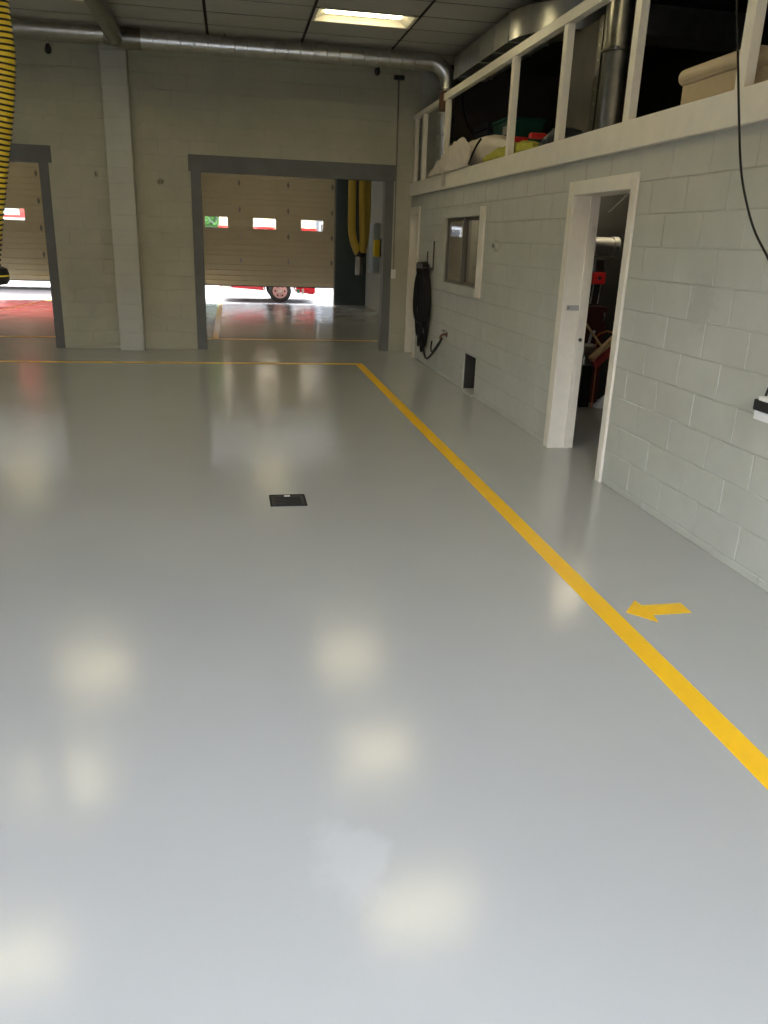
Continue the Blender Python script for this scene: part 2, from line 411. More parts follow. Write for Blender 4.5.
# upper wall between ceiling and mezzanine end + outer right walls
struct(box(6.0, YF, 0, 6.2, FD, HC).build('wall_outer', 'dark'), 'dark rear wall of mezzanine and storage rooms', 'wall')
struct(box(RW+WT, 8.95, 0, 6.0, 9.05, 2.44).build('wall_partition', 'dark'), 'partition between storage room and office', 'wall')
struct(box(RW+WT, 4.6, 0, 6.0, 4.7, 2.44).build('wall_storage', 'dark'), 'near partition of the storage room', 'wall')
struct(box(3.3, 12.92, 2.602, 6.0, 12.99, HC).build('wall_shade_backdrop', 'mezz_shade'), 'added dark brown backdrop standing in for shade at the mezzanine end', 'wall')  # added sheet, its dark colour stands in for shade behind the totes
mez = struct(box(RW+.02, YF, 2.44, 6.0, BW, 2.60).build('floor_mezzanine', 'conc_in'), 'mezzanine deck above the block wall', 'floor')
struct(box(RW-.035, YF, 2.415, RW+.02, BW, 2.605).build('trim_1', 'white', bevel=.004), 'cream painted fascia board along the mezzanine edge', 'trim')
# far bay walls
FW = [(-1.15, 2.80, 0, 3.75), (-8.6, -4.42, 0, 3.75)]
struct(slab_y(MB(), FD+.02, FD+.2, XL, 6.2, 0, HC, FW).build('wall_far', 'teal'), 'dark teal wall around the far overhead doors', 'wall')
struct(box(3.67, BW+.2, 0, 3.8, FD+.02, HC).build('wall_far_right', 'plaster'), 'pale side wall of the far bay', 'wall')
# grey painted bands round the openings
def band(n, h, ov, label):
    f = BW-.004; d = BW+.21
    e = MB()
    e.box(h[0]-.14, f, 0, h[0]+.004, d, h[3]-.0); t1 = e.build('trim_%d' % n, 'band', bevel=.002)
    struct(t1, label+' left upright', 'trim')
    struct(box(h[1]-.004, f, 0, h[1]+.13, d, h[3]).build('trim_%d' % (n+1), 'band', bevel=.002), label+' right upright', 'trim')
    struct(box(h[0]-.14-ov, f-.002, h[3]-.004, h[1]+.13+ov, d, h[3]+.225).build('trim_%d' % (n+2), 'band', bevel=.002), label+' header', 'trim')
band(2, O1, .03, 'grey painted steel surround of the opening by the switch,')
band(5, (O2[0], O2[1], 0, O2[3]), .05, 'grey painted steel surround of the opening beside the pilaster,')

# ------------------------------------------------------------------ door_1 : storage doorway frame
d1 = struct(bpy.data.objects.new('door_1', None)); COL.objects.link(d1)
d1['label'] = 'cream timber frame of the open storage room doorway'; d1['category'] = 'door frame'
F0 = RW-.022
box(F0, D1[1], 0, RW+.0, D1[1]+.11, 2.255).build('casing', 'white', d1, bevel=.004)
box(F0, D1[0]-.085, 0, RW+.0, D1[0], 2.255).build('casing', 'white', d1, bevel=.004)
box(F0, D1[0]+.0005, D1[3], RW+.0, D1[1]-.0005, 2.255).build('casing', 'white', d1, bevel=.004)
J1 = RW+.22
jf = box(RW, D1[1], 0, J1, D1[1]+.03, D1[3]+.03).build('jamb', 'white_worn', d1)
box(RW, D1[0]-.03, 0, J1, D1[0], D1[3]+.03).build('jamb', 'white_worn', d1)
box(RW, D1[0], D1[3], J1, D1[1], D1[3]+.03).build('jamb', 'white_worn', d1)
box(J1-.085, D1[1]-.014, 0, J1-.045, D1[1], D1[3]).build('door_stop', 'white_worn', d1)
box(RW+.02, D1[1]-.004, 1.225, RW+.14, D1[1], 1.27).build('hasp_plate', 'zinc', jf)
MB().lathe([(.006, 0), (.009, .004), (.006, .008)], (RW+.035, D1[1]-.012, 1.247), 'y', 10).build('hasp_screw', 'steel_dark', jf)
MB().lathe([(.016, 0), (.016, .01), (.008, .012), (.008, .05)], (RW+.16, D1[1]-.05, .98), 'y', 12).build('latch_bolt', 'steel_dark', jf)
# door_2 : doorway in the corner
d2 = struct(bpy.data.objects.new('door_2', None)); COL.objects.link(d2)
d2['label'] = 'narrow cream framed doorway beside the coiled hose'; d2['category'] = 'door frame'
box(F0, D2[1], 0, RW, D2[1]+.07, 2.25).build('casing', 'white', d2, bevel=.004)
box(F0, D2[0]-.09, 0, RW, D2[0], 2.25).build('casing', 'white', d2, bevel=.004)
box(F0, D2[0]+.0005, D2[3], RW, D2[1]-.0005, 2.25).build('casing', 'white', d2, bevel=.004)
box(RW, D2[1], 0, J1, D2[1]+.04, D2[3]+.03).build('jamb', 'white', d2)
box(RW, D2[0]-.03, 0, J1, D2[0], D2[3]+.03).build('jamb', 'white', d2)
box(RW, D2[0], D2[3], J1, D2[1], D2[3]+.03).build('jamb', 'white', d2)

# ------------------------------------------------------------------ window_1 and office behind
w1 = struct(bpy.data.objects.new('window_1', None)); COL.objects.link(w1)
w1['label'] = 'sliding window in the block wall with a wide cream side casing'; w1['category'] = 'window'
box(F0, W1[0]-.12, W1[2]-.09, RW, W1[0]+.06, W1[3]+.09).build('casing', 'white', w1, bevel=.003)
box(F0, W1[1]-.01, W1[2]-.09, RW, W1[1]+.09, W1[3]+.09).build('casing', 'block', w1, bevel=.003)
box(F0, W1[0]+.06, W1[3]-.01, RW, W1[1]-.01, W1[3]+.09).build('casing', 'block', w1, bevel=.003)
box(F0-.02, W1[0]+.06, W1[2]-.09, RW, W1[1]-.01, W1[2]+.01).build('window_sill', 'block', w1, bevel=.003)
def sash(y0, y1, x):
    s = MB(); z0_, z1_ = W1[2]+.01, W1[3]-.01; fwid = .04
    s.box(x, y0, z0_, x+.03, y0+fwid, z1_); s.box(x, y1-fwid, z0_, x+.03, y1, z1_)
    s.box(x, y0+fwid, z0_, x+.03, y1-fwid, z0_+fwid); s.box(x, y0+fwid, z1_-fwid, x+.03, y1-fwid, z1_)
    o = s.build('window_sash', 'drab', w1)
    box(x+.012, y0+fwid, z0_+fwid, x+.018, y1-fwid, z1_-fwid).build('pane', 'glass', o)
sash(W1[0]+.06, 10.02, RW+.045); sash(9.98, W1[1]-.01, RW+.01)
struct(box(5.0, 9.1, 0, 5.1, BW, 2.43).build('wall_office', 'plaster'), 'pale office wall behind the sliding window', 'wall')
# low opening: added dark liners stand in for recess shade, concrete sill
lo = struct(bpy.data.objects.new('trim_8', None)); COL.objects.link(lo); lo['label'] = 'rough dark opening low in the block wall'; lo['category'] = 'wall opening'
box(RW+.19, HO[0], .0, RW+.30, HO[1], .48).build('shade_back', 'dark', lo)
for y in (HO[0], HO[1]-.012): box(RW+.012, y, .022, RW+.19, y+.012, HO[3]).build('shade_side', 'dark', lo)
box(RW+.012, HO[0]+.012, HO[3]-.012, RW+.19, HO[1]-.012, HO[3]).build('shade_top', 'dark', lo)
box(RW-.03, HO[0], 0.0, RW+.19, HO[1], .022).build('sill', 'conc_in', lo, bevel=.004)

# ------------------------------------------------------------------ overhead doors of far bay
def overhead(n, x0, x1, label, wins, hx):
    d = struct(bpy.data.objects.new('door_%d' % n, None)); COL.objects.link(d); d['label'] = label; d['category'] = 'overhead door'
    sh = .643
    for k in range(5):
        z0_ = .467+k*(sh-.001); z1_ = z0_+sh-.008
        holes = [(a, b, 1.92, 2.195) for a, b in wins] if k == 2 else []
        s = slab_y(MB(), FD-.045, FD-.005, x0, x1, z0_, z1_, holes); s.box(x0, FD-.03, z1_-.002, x1, FD-.005, z1_+.012)
        for g in (.10, .23, .37, .51):               # pressed ribs, interrupted by the lights
            zz = z0_+g
            us = [x0]+[v for a, b in (wins if k == 2 else []) for v in (a-.02, b+.02)]+[x1]
            for i in range(0, len(us), 2): s.prism([(FD-.045, zz), (FD-.053, zz+.004), (FD-.053, zz+.022), (FD-.045, zz+.032)], us[i], us[i+1], 'x')
        sec = s.build('door_section', 'door_tan', d)
        if holes:
            for a, b in wins:
                fr = slab_y(MB(), FD-.06, FD, a-.03, b+.03, 1.89, 2.225, [(a+.005, b-.005, 1.925, 2.19)])
                box(a, FD-.03, 1.92, b, FD-.022, 2.195).build('pane', 'glass', sec)
                fr.build('window_frame', 'door_tan', sec)
        if k:
            for x in hx:
                h = MB(); h.prism([(x-.03, z0_-.02), (x, z0_-.085), (x+.03, z0_-.02), (x+.03, z0_+.02), (x, z0_+.085), (x-.03, z0_+.02)], FD-.062, FD-.05, 'y')
                h.build('hinge', 'steel_dark', sec)
    box(x0, FD-.05, .448, x1, FD-.0, .467).build('bottom_seal', 'black', d)
    for xx in (x0-.03, x1-.01): box(xx, FD-.08, 0, xx+.04, FD-.0, 3.7).build('track', 'steel_dark', d)
    return d
overhead(3, -1.05, 2.77, 'tan sectional overhead door with three small windows, partly raised', [(-.65, -.06), (.60, 1.20), (1.87, 2.46)], (-1.0, .256, 1.528, 2.70))
overhead(4, -8.5, -4.45, 'tan sectional overhead door seen through the opening beside the pilaster, partly raised', [(-8.2, -7.6), (-6.93, -6.33), (-5.67, -5.08)], (-8.4, -7.27, -6.0, -4.72))

# ------------------------------------------------------------------ mezzanine railing
rail = thing('railing', 'cream painted timber railing on the mezzanine edge', 'railing', (RW, 0, 2.605))
posts = [12.98, 12.42, 11.12, 8.50, 7.17, 5.87, 4.50, 3.1, 1.8, .5]
for y in posts: box(-.012, y-.045, 0, .05, y+.045, .90).build('post', 'white', rail, bevel=.003)
box(-.02, -1.0, .90, .05, 11.24, .985).build('top_rail', 'white', rail, bevel=.003)
box(-.02, 11.46, .90, .05, BW-.01, .96).build('top_rail', 'white', rail, bevel=.003)
box(-.03, 11.24, .80, .055, 11.46, 1.02).build('splice_block', 'brown', rail, bevel=.004)

# ------------------------------------------------------------------ ducts

dt = thing('spiral_duct', 'round galvanised duct running under the ceiling past the pilaster', 'duct', (0, 11.85, 4.06))
arc = [(2.735+.26*math.sin(a), 0, -.26+.26*math.cos(a)) for a in [i*PI/20 for i in range(11)]]
MB().tube([(-1.05, 0, 0), (1, 0, 0), (2.6, 0, 0)]+arc+[(2.995, 0, -.6), (2.995, .02, -1.05), (3.0, .10, -1.25), (3.0, .16, -1.44)], .108, 28).build('duct', 'steel', dt, smooth=True)
SP = [(.107, -.010), (.118, -.005), (.118, .005), (.107, .010)]
for k in range(21): MB().lathe(SP, (-.9+.17*k, 0, 0), 'x', 24).build('seam', 'steel', dt, smooth=True)
for z in (-.33, -.62, -.9): MB().lathe(SP, (2.995, 0, z), 'z', 24).build('seam', 'steel', dt, smooth=True)
MB().tube([(XL+.1, 0, .03), (-1.5, 0, .03)], .082, 24).build('branch_duct', 'steel', dt, smooth=True)
MB().tube([(-1.5, 0, .02), (-1.32, 0, .0), (-1.05, 0, 0)], [.10, .125, .125], 24).build('tee_fitting', 'steel_dark', dt, smooth=True)
MB().tube([(-1.36, -9.0, .035), (-1.36, -.02, .0)], .10, 24).build('branch_duct', 'steel_dark', dt, smooth=True)
for x in (.0, 2.2): MB().tube([(x, 0, .1), (x, 0, .14)], .008, 6).build('hanger', 'steel_dark', dt)
# rectangular trunk with elbow
tk = thing('trunk_duct', 'rectangular galvanised trunk duct turning under the mezzanine ceiling', 'duct', (3.02, 9.35, 3.83))
tw, th = .45, .27
s = MB()
n = 10; R_ = .75
pts = [((0, 2.3), (tw, 2.3)), ((0, 0), (tw, 0))]
for i in range(1, n+1):
    a = i/n*PI/2
    pts.append(((R_-R_*math.cos(a), -R_*math.sin(a)), (R_-(R_-tw)*math.cos(a), -(R_-tw)*math.sin(a))))
pts.append(((2.4, -R_), (2.4, -(R_-tw))))
vs = []
for (a, b) in pts: vs += [(a[0], a[1], 0), (b[0], b[1], 0), (b[0], b[1], th), (a[0], a[1], th)]
fs = []
for i in range(len(pts)-1):
    for k in range(4): fs.append((4*i+k, 4*i+(k+1) % 4, 4*i+4+(k+1) % 4, 4*i+4+k))
fs += [(0, 1, 2, 3), tuple(4*(len(pts)-1)+k for k in (3, 2, 1, 0))]
s.add(vs, fs).build('duct', 'steel', tk, smooth=True)
for y in (.01, .55, 1.1, 2.0): box(-.012, y, -.012, tw+.012, y+.03, th+.012).build('flange', 'steel', tk)
# flue and perforated strut
fl = thing('flue_pipe', 'tall dark polished flue pipe rising through the mezzanine', 'pipe', (3.42, 7.42, 2.6))
MB().tube([(0, 0, 0), (0, 0, .8)], .145, 32).build('lower_pipe', 'steel_dark', fl, smooth=True)
MB().tube([(0, 0, .78), (0, 0, 1.62)], .15, 32).build('upper_pipe', 'steel_dark', fl, smooth=True)
MB().lathe([(.15, -.015), (.162, -.01), (.162, .01), (.15, .015)], (0, 0, .79), 'z', 32).build('clamp', 'steel_dark', fl, smooth=True)
MB().lathe([(.02, 0), (.024, .02), (.01, .03)], (-.10, -.15, .77), 'z', 10).build('clamp_bolt', 'steel', fl)
st = thing('slotted_strut', 'dark perforated steel strut beside the flue pipe', 'strut', (3.50, 7.98, 2.6))
sl = MB().box(-.03, -.05, 0, -.02, .05, 1.2).box(-.03, .04, 0, .05, .05, 1.2); sl.build('angle', 'steel_dark', st)
for k in range(9): MB().lathe([(.012, 0), (.012, .004)], (-.034, -.005, .08+k*.125), 'x', 10).build('bolt', 'steel', st)
box(.0, .055, 0, .06, .75, 1.2).build('backing_board', 'drab', st)

# ------------------------------------------------------------------ things stored on the mezzanine
def sackmesh(y0, y1, prof, x0, x1, seed):
    rnd = random.Random(seed); n, m_ = 26, 14; vs = []
    for i in range(n+1):
        t = i/n; y = y0+(y1-y0)*t; h = prof(t)
        for k in range(m_):
            a = 2*PI*k/m_; cx = (x0(t)+x1(t))/2; rx = (x1(t)-x0(t))/2
            ca, sa = math.cos(a), math.sin(a)
            px_ = cx+rx*math.copysign(abs(ca)**.7, ca); pz = h/2+h/2*math.copysign(abs(sa)**.8, sa)
            vs.append((px_+rnd.uniform(-.012, .012), y+rnd.uniform(-.01, .01), max(.002, pz+(rnd.uniform(-.015, .015) if sa > .1 else 0))))
    fs = [(i*m_+k, i*m_+(k+1) % m_, (i+1)*m_+(k+1) % m_, (i+1)*m_+k) for i in range(n) for k in range(m_)]
    fs += [tuple(range(m_-1, -1, -1)), tuple(n*m_+k for k in range(m_))]
    return MB().add(vs, fs)
sk = thing('plastic_sack', 'crumpled off-white plastic sack lying on the mezzanine edge behind the railing', 'sack', (0, 0, 2.606))
def hp(t): return .05+.31*min(1, t/.3)**.7*(1 if t < .55 else max(.1, 1-(t-.55)*1.9))
sackmesh(11.25, 8.72, hp, lambda t: 2.885+.22*max(0, min(1, (t-.55)/.1)), lambda t: 3.36, 3).build('sheet', 'sack', sk, smooth=True)
sackmesh(11.66, 9.78, lambda t: .05+.29*math.sin(min(1, t*1.25)*PI/2)**1.2*(1 if t < .85 else 1-(t-.85)*2.5), lambda t: 2.735+.03*t, lambda t: 2.793, 6).build('front_fold', 'sack', sk, smooth=True)
v = []; fcs = []
ys = [10.86+.028*i for i in range(6)]                    # loose flap hanging over the fascia
for i, y in enumerate(ys):
    for (x, z) in ((2.90, .05), (2.83, .02), (2.768, .012), (2.758, -.06), (2.766, -.14-.015*(i % 3))): v.append((x+.004*(i % 2), y-.03*(z < -.1), z))
for i in range(5):
    for k in range(4): fcs.append((i*5+k, i*5+k+1, i*5+6+k, i*5+5+k))
fo = MB().add(v, fcs).build('loose_flap', 'sack', sk, smooth=True)
sd_ = fo.modifiers.new('thick', 'SOLIDIFY'); sd_.thickness = .003
lc = thing('folded_turnout_coat', 'lime yellow folded coat tucked beside the off-white sack', 'coat', (0, 0, 2.606))
sackmesh(9.62, 7.98, lambda t: .06+.10*math.sin(PI*min(1, t*.8+.12)), lambda t: 2.89, lambda t: 3.08, 5).build('cloth', 'lime', lc, smooth=True)
box(2.90, 8.58, .14, 3.06, 8.66, .20).build('red_stripe', 'redplastic', lc, bevel=.01)
box(2.90, 8.06, .13, 3.06, 8.14, .18).build('red_stripe', 'redplastic', lc, bevel=.01)
stp = thing('black_strap', 'thin black strap across the end of the off-white sack', 'strap', (0, 0, 2.606))
MB().tube(spline([(2.765, 9.74, .015), (2.775, 9.66, .10), (2.79, 9.54, .20), (2.81, 9.45, .26)]), .012, 8).build('webbing', 'black', stp, smooth=True)
dk = thing('folded_tarp', 'dark folded tarpaulin on the mezzanine edge beside the lime coat', 'tarp', (0, 0, 2.606))
sackmesh(7.92, 7.2, lambda t: .05+.13*math.sin(PI*min(1, t+.1)), lambda t: 2.93, lambda t: 3.2, 9).build('cloth', 'navy', dk, smooth=True)
def tote(name, label, loc, sx, sy, h, m, lid):
    t = thing(name, label, 'storage tote', loc)
    a, b = sx/2, sy/2; c, d = a*.9, b*.9
    MB().add([(-c, -d, 0), (c, -d, 0), (c, d, 0), (-c, d, 0), (-a, -b, h-.04), (a, -b, h-.04), (a, b, h-.04), (-a, b, h-.04)],
             [(0, 3, 2, 1), (4, 5, 6, 7), (0, 1, 5, 4), (1, 2, 6, 5), (2, 3, 7, 6), (3, 0, 4, 7)]).build('tub', m, t, bevel=.01)
    box(-a-.02, -b-.02, h-.04, a+.02, b+.02, h).build('lid', lid, t, bevel=.012)
    return t
tote('storage_tote', 'dark tote at the bottom of the stack under the green tote', (3.75, 10.95, 2.602), .5, .6, .38, 'navy', 'navy')
g = tote('storage_tote', 'green plastic tote with a white sticker on the mezzanine', (3.75, 10.95, 2.984), .5, .6, .30, 'green', 'green')
box(-.247, -.26, .10, -.236, -.12, .20).build('sticker', 'label', g)
tote('storage_tote', 'wide dark tote under the navy crate on the mezzanine', (3.75, 11.9, 2.602), .5, .7, .50, 'navy', 'navy')
cr = thing('plastic_crate', 'small navy open crate stacked beside the green tote', 'crate', (3.75, 11.9, 3.104))
for (a, b, c, d) in ((-.22, -.32, -.20, .32), (.20, -.32, .22, .32), (-.2, -.32, .2, -.30), (-.2, .30, .2, .32)):
    for z in (.0, .09, .18): box(a, b, z, c, d, z+.05).build('slat', 'navy', cr)
box(-.2, -.3, 0, .2, .3, .012).build('bottom', 'navy', cr)
for sx in (-.21, .21):
    for sy in (-.31, .31): box(sx-.015, sy-.015, 0, sx+.015, sy+.015, .24).build('corner_post', 'navy', cr)
ot = thing('storage_box_seat', 'beige vinyl padded seat box standing on the mezzanine edge', 'seat box', (3.2, 5.02, 2.605))
box(-.24, -.36, 0, .24, .38, .17).build('body', 'beige', ot, bevel=.01)
cu = box(-.27, -.39, .165, .27, .43, .27).build('cushion', 'beige', ot, bevel=.055); cu.modifiers['bevel'].segments = 6
MB().tube([(-.271, y, .17+.0) for y in (-.3, .3)], .004, 6).build('piping', 'beige', ot)
bt = thing('spray_bottle', 'small grey bottle standing beside the mezzanine post', 'bottle', (2.93, 11.72, 2.602))
MB().lathe([(.045, 0), (.05, .01), (.05, .13), (.02, .18), (.018, .22)], (0, 0, 0), 'z', 14).build('body', 'bluegrey', bt, smooth=True)
MB().lathe([(.022, .22), (.022, .26), (.01, .265)], (0, 0, 0), 'z', 12).build('cap', 'black', bt, smooth=True)
cb = thing('looped_cable', 'dark cable drooping across the mezzanine end wall', 'cable', (3.6, 12.90, 3.2))
MB().tube(spline([(-.1, 0, .95), (-.08, 0, .5), (.05, 0, .2), (.3, 0, .02), (.6, 0, -.02)]), .015, 8).build('cable', 'black', cb, smooth=True)

# ------------------------------------------------------------------ storage room contents
sb = thing('vent_pipe_elbow', 'bright round metal duct end in the storage room', 'duct', (4.05, 8.5, 1.765))
MB().lathe([(.095, -.30), (.095, .03), (.103, .034), (.103, .10), (.095, .104), (.085, .10), (.08, .03)], (0, 0, 0), 'x', 28).build('duct', 'zinc', sb, smooth=True)
MB().tube([(-.28, 0, 0), (-.5, .1, 0), (-.72, .3, .1)], .094, 20).build('pipe_run', 'steel_dark', sb, smooth=True)
MB().tube([(-.27, 0, .09), (-.27, 0, .675)], .008, 6).build('hanger', 'steel_dark', sb)
MB().tube([(.05, .2, .35), (.32, .2, .62)], .012, 6).build('brace', 'black', sb)
rb = thing('alarm_box', 'red box with grey cover and two white leads in the storage room', 'electrical box', (4.16, 8.94, 1.35))
box(-.08, -.08, 0, .075, 0, .13).build('red_box', 'redplastic', rb, bevel=.006)
MB().lathe([(.02, 0), (.02, .008)], (0, -.087, .07), 'y', 12).build('button', 'blackplastic', rb)
box(-.06, -.05, .135, .055, 0, .28).build('grey_cover', 'steel_dark', rb, bevel=.006)
for s_x in (-.04, .05): MB().tube([(s_x, -.03, 0), (s_x-.015, -.03, -.22)], .006, 6).build('lead', 'paper', rb)
cbm = thing('maroon_cabinet', 'tall maroon metal cabinet at the storage room wall', 'cabinet', (4.08, 8.82, 0))
box(-.25, -.11, .0, .16, .11, 1.11).build('body', 'maroon', cbm, bevel=.01)
box(-.24, -.122, .05, .15, -.11, 1.07).build('door', 'maroon', cbm, bevel=.004)
MB().tube([(.11, -.13, .95), (.11, -.15, 1.0), (.11, -.13, 1.05)], .008, 6).build('handle', 'steel', cbm)
dr = thing('refuse_bin', 'tall dark bin standing in the storage room', 'bin', (4.46, 8.5, 0))
MB().lathe([(.15, 0), (.17, .02), (.20, .46), (.21, .48), (.21, .50), (.19, .51)], (0, 0, 0), 'z', 24).build('body', 'blackplastic', dr, smooth=True)
MB().lathe([(.205, .51), (.20, .53), (.08, .56), (.03, .57)], (0, 0, 0), 'z', 24).build('lid', 'blackplastic', dr, smooth=True)
eq = thing('pump_motor', 'small grey machine with fittings behind the doorway latch', 'machine', (3.98, 8.52, 0))
box(-.10, -.08, .48, .06, .08, .60).build('housing', 'steel_dark', eq, bevel=.02)
MB().lathe([(.05, -.1), (.06, -.06), (.06, .06), (.05, .1)], (-.03, 0, .66), 'x', 18).build('motor', 'steel', eq, smooth=True)
box(-.08, -.06, .0, .04, .06, .48).build('stand', 'black', eq)
MB().tube([(-.02, 0, .7), (0, 0, .82), (.03, -.02, .86)], .018, 10).build('fitting', 'steel', eq, smooth=True)
br = thing('push_broom', 'push broom with tan wooden head and red bristles hung in the storage room', 'broom', (4.03, 8.30, 0))
ang = math.atan2(.195, .255)
def rotp(mb):
    c, s2 = math.cos(ang), math.sin(ang)
    mb.v = [(x*c-z*s2, y+.25*x, x*s2+z*c+.69) for x, y, z in mb.v]; return mb
rotp(box(-.19, -.035, -.03, .19, .035, .03)).build('head', 'woodtan', br, bevel=.008)
bm_ = MB()
for i in range(19):
    for j in (-1, 0, 1):
        x = -.18+i*.02; bm_.add([(x-.009, j*.02-.009, -.03), (x+.009, j*.02-.009, -.03), (x+.009, j*.02+.009, -.03), (x-.009, j*.02+.009, -.03),
                                 (x-.011, j*.026-.01, -.115), (x+.011, j*.026-.01, -.115), (x+.011, j*.026+.01, -.115), (x-.011, j*.026+.01, -.115)],
                                [(0, 1, 2, 3), (7, 6, 5, 4), (0, 4, 5, 1), (1, 5, 6, 2), (2, 6, 7, 3), (3, 7, 4, 0)])
rotp(bm_).build('bristles', 'bristle', br)['kind'] = 'stuff'
MB().tube([(.0, 0, .70), (-.30, .10, 1.08), (-.62, .34, 1.5)], .014, 10).build('handle', 'woodtan', br, smooth=True)
MB().tube([(.0, 0, .70), (.40, .18, .59)], .006, 6).build('wire_hook', 'steel_dark', br)
wf = thing('wire_frame', 'bent orange wire frame hanging behind the broom', 'wire frame', (4.10, 8.42, 0))
MB().tube([(-.06, 0, .0), (-.06, 0, .54), (-.10, 0, .80), (-.07, 0, .84), (.02, 0, .87), (.16, 0, .84), (.22, 0, .82)], .008, 8).build('wire', 'orange', wf, smooth=True)
rg = thing('crumpled_rag', 'crumpled pale rag lying on the storage room floor', 'rag', (4.16, 8.45, .0))
MB().add([(-.09, -.05, .001), (.0, -.08, .001), (.1, -.03, .001), (.07, .07, .001), (-.05, .08, .001), (-.04, -.03, .10), (.04, .0, .15), (.0, .04, .08)],
         [(0, 1, 6, 5), (1, 2, 6), (2, 3, 7, 6), (3, 4, 7), (4, 0, 5, 7), (5, 6, 7), (4, 3, 2, 1, 0)]).build('cloth', 'paper', rg)
bu = thing('strip_light', 'short strip light on the storage room ceiling', 'ceiling light', (4.16, 8.45, 2.44))
box(-.32, -.07, -.04, .32, .07, 0).build('housing', 'tray', bu, bevel=.006)
MB().tube([(-.29, 0, -.065), (.29, 0, -.065)], .026, 14).build('tube', 'bulb', bu, smooth=True)
for x in (-.30, .30): box(x-.012, -.03, -.095, x+.012, .03, -.04).build('end_cap', 'tray', bu)
b2 = copy_tree(bu); b2.location = (4.3, 12.55, 2.44); b2['label'] = 'short strip light on the office ceiling behind the sliding window'
# ------------------------------------------------------------------ things on the right wall
hs = thing('wall_hose', 'black rubber hose coiled over a wall hanger beside the window', 'hose', (RW, 11.66, 0))
hm = MB(); rnd = random.Random(4)
loops = [(.56, .60, .09), (.20, .26, .04), (.30, .36, .05), (.14, .20, .06), (.38, .55, .03), (.25, .30, .08), (.08, .28, .10), (.47, .66, .03), (.28, .42, .11)]
for i, (hw, zb, xo) in enumerate(loops):
    zt = 1.42+.02*(i % 3); p = []
    oy = rnd.uniform(-.03, .03) + (.10 if hw > .3 else 0)
    for k in range(32):
        a = 2*PI*k/32; s_ = math.sin(a); c2 = math.cos(a)
        wgt = .5-.5*s_                                         # wide near the bottom, narrow over the hanger
        p.append((-xo-.005*math.sin(3*a), oy+c2*(.22+(hw-.22)*max(0, wgt)**.8 if hw > .22 else hw), (zt+zb)/2+(zt-zb)/2*math.copysign(abs(s_)**.75, s_)))
    hm.tube(p, .018, 8, closed=True)
hm.tube(spline([(-.06, .02, .40), (-.06, -.10, .28), (-.07, -.28, .17), (-.08, -.48, .16), (-.07, -.72, .26), (-.06, -.97, .40), (-.055, -1.15, .52)]), .016, 8)
hm.tube(spline([(-.05, -.58, .42), (-.05, -.56, .31), (-.07, -.72, .29), (-.06, -.98, .43), (-.055, -1.15, .53)]), .012, 8)
hm.build('hose', 'black', hs, smooth=True)
hg = MB(); hg.box(-.012, .10, 1.36, 0, .13, 1.62); hg.box(-.012, -.26, 1.36, 0, -.23, 1.76); hg.box(-.14, -.20, 1.38, 0, .20, 1.40); hg.box(-.15, -.20, 1.38, -.14, .20, 1.45)
hg.build('hanger', 'blackplastic', hs)
MB().lathe([(.018, .10), (.03, .08), (.032, 0), (.024, -.06), (.03, -.09)], (-.10, .27, 1.36), 'z', 14).build('nozzle', 'black', hs, smooth=True)
fa = thing('hose_tap', 'small dark wall tap above the low opening', 'tap', (RW, 10.46, .58))
MB().tube([(0, 0, 0), (-.06, 0, 0), (-.085, 0, -.02), (-.09, 0, -.06)], .016, 10).build('spout', 'brown', fa, smooth=True)
MB().lathe([(.03, -.004), (.03, .004)], (-.05, 0, .05), 'z', 12).build('handle', 'blackplastic', fa)
MB().lathe([(.008, 0), (.008, .05)], (-.05, 0, 0), 'z', 8).build('stem', 'steel_dark', fa)
MB().lathe([(.035, -.01), (.035, 0)], (0, 0, 0), 'x', 14).build('flange', 'brown', fa)
bl = thing('wall_bell', 'small round grey bell push on the wall beside the window', 'bell', (RW, 8.61, 1.73))
MB().lathe([(.055, 0), (.055, -.02), (.04, -.035)], (0, 0, 0), 'x', 18).build('base', 'block', bl, smooth=True)
MB().lathe([(.022, -.035), (.022, -.05), (.012, -.058)], (0, 0, 0), 'x', 14).build('button', 'steel_dark', bl, smooth=True)

# hanging cord with pendant
cd = thing('drop_cord', 'black cord hanging from above in front of the block wall', 'cord', (2.6, 4.2, HC))
cpx = [(0, y-4.2, z-HC) for y, z in ((4.58, HC), (4.45, 3.5), (4.31, 2.976), (4.214, 2.685), (4.117, 2.394), (4.026, 2.149), (3.923, 1.977), (3.817, 1.846), (3.677, 1.725), (3.54, 1.60), (3.44, 1.45), (3.42, 1.28), (3.45, 1.19))]
MB().tube(spline(cpx, 6), .006, 8).build('cord', 'black', cd, smooth=True)
pl = thing('pendant_socket', 'black and white plug socket block dangling on the cord', 'socket', (2.6, 3.46, 1.0))
box(-.035, -.06, .0, .035, .075, .055).build('body', 'blackplastic', pl, bevel=.006)
box(-.03, -.06, -.045, .03, .065, 0).build('white_base', 'paper', pl, bevel=.006)
box(-.032, -.05, .05, .032, .045, .075).build('white_cap', 'paper', pl, bevel=.004)
MB().tube([(0, .045, .05), (0, .02, .14), (0, -.01, .185)], .006, 8).build('bail', 'black', pl, smooth=True)
MB().tube([(0, -.05, .05), (0, -.04, .14), (0, -.01, .185)], .006, 8).build('bail', 'black', pl, smooth=True)

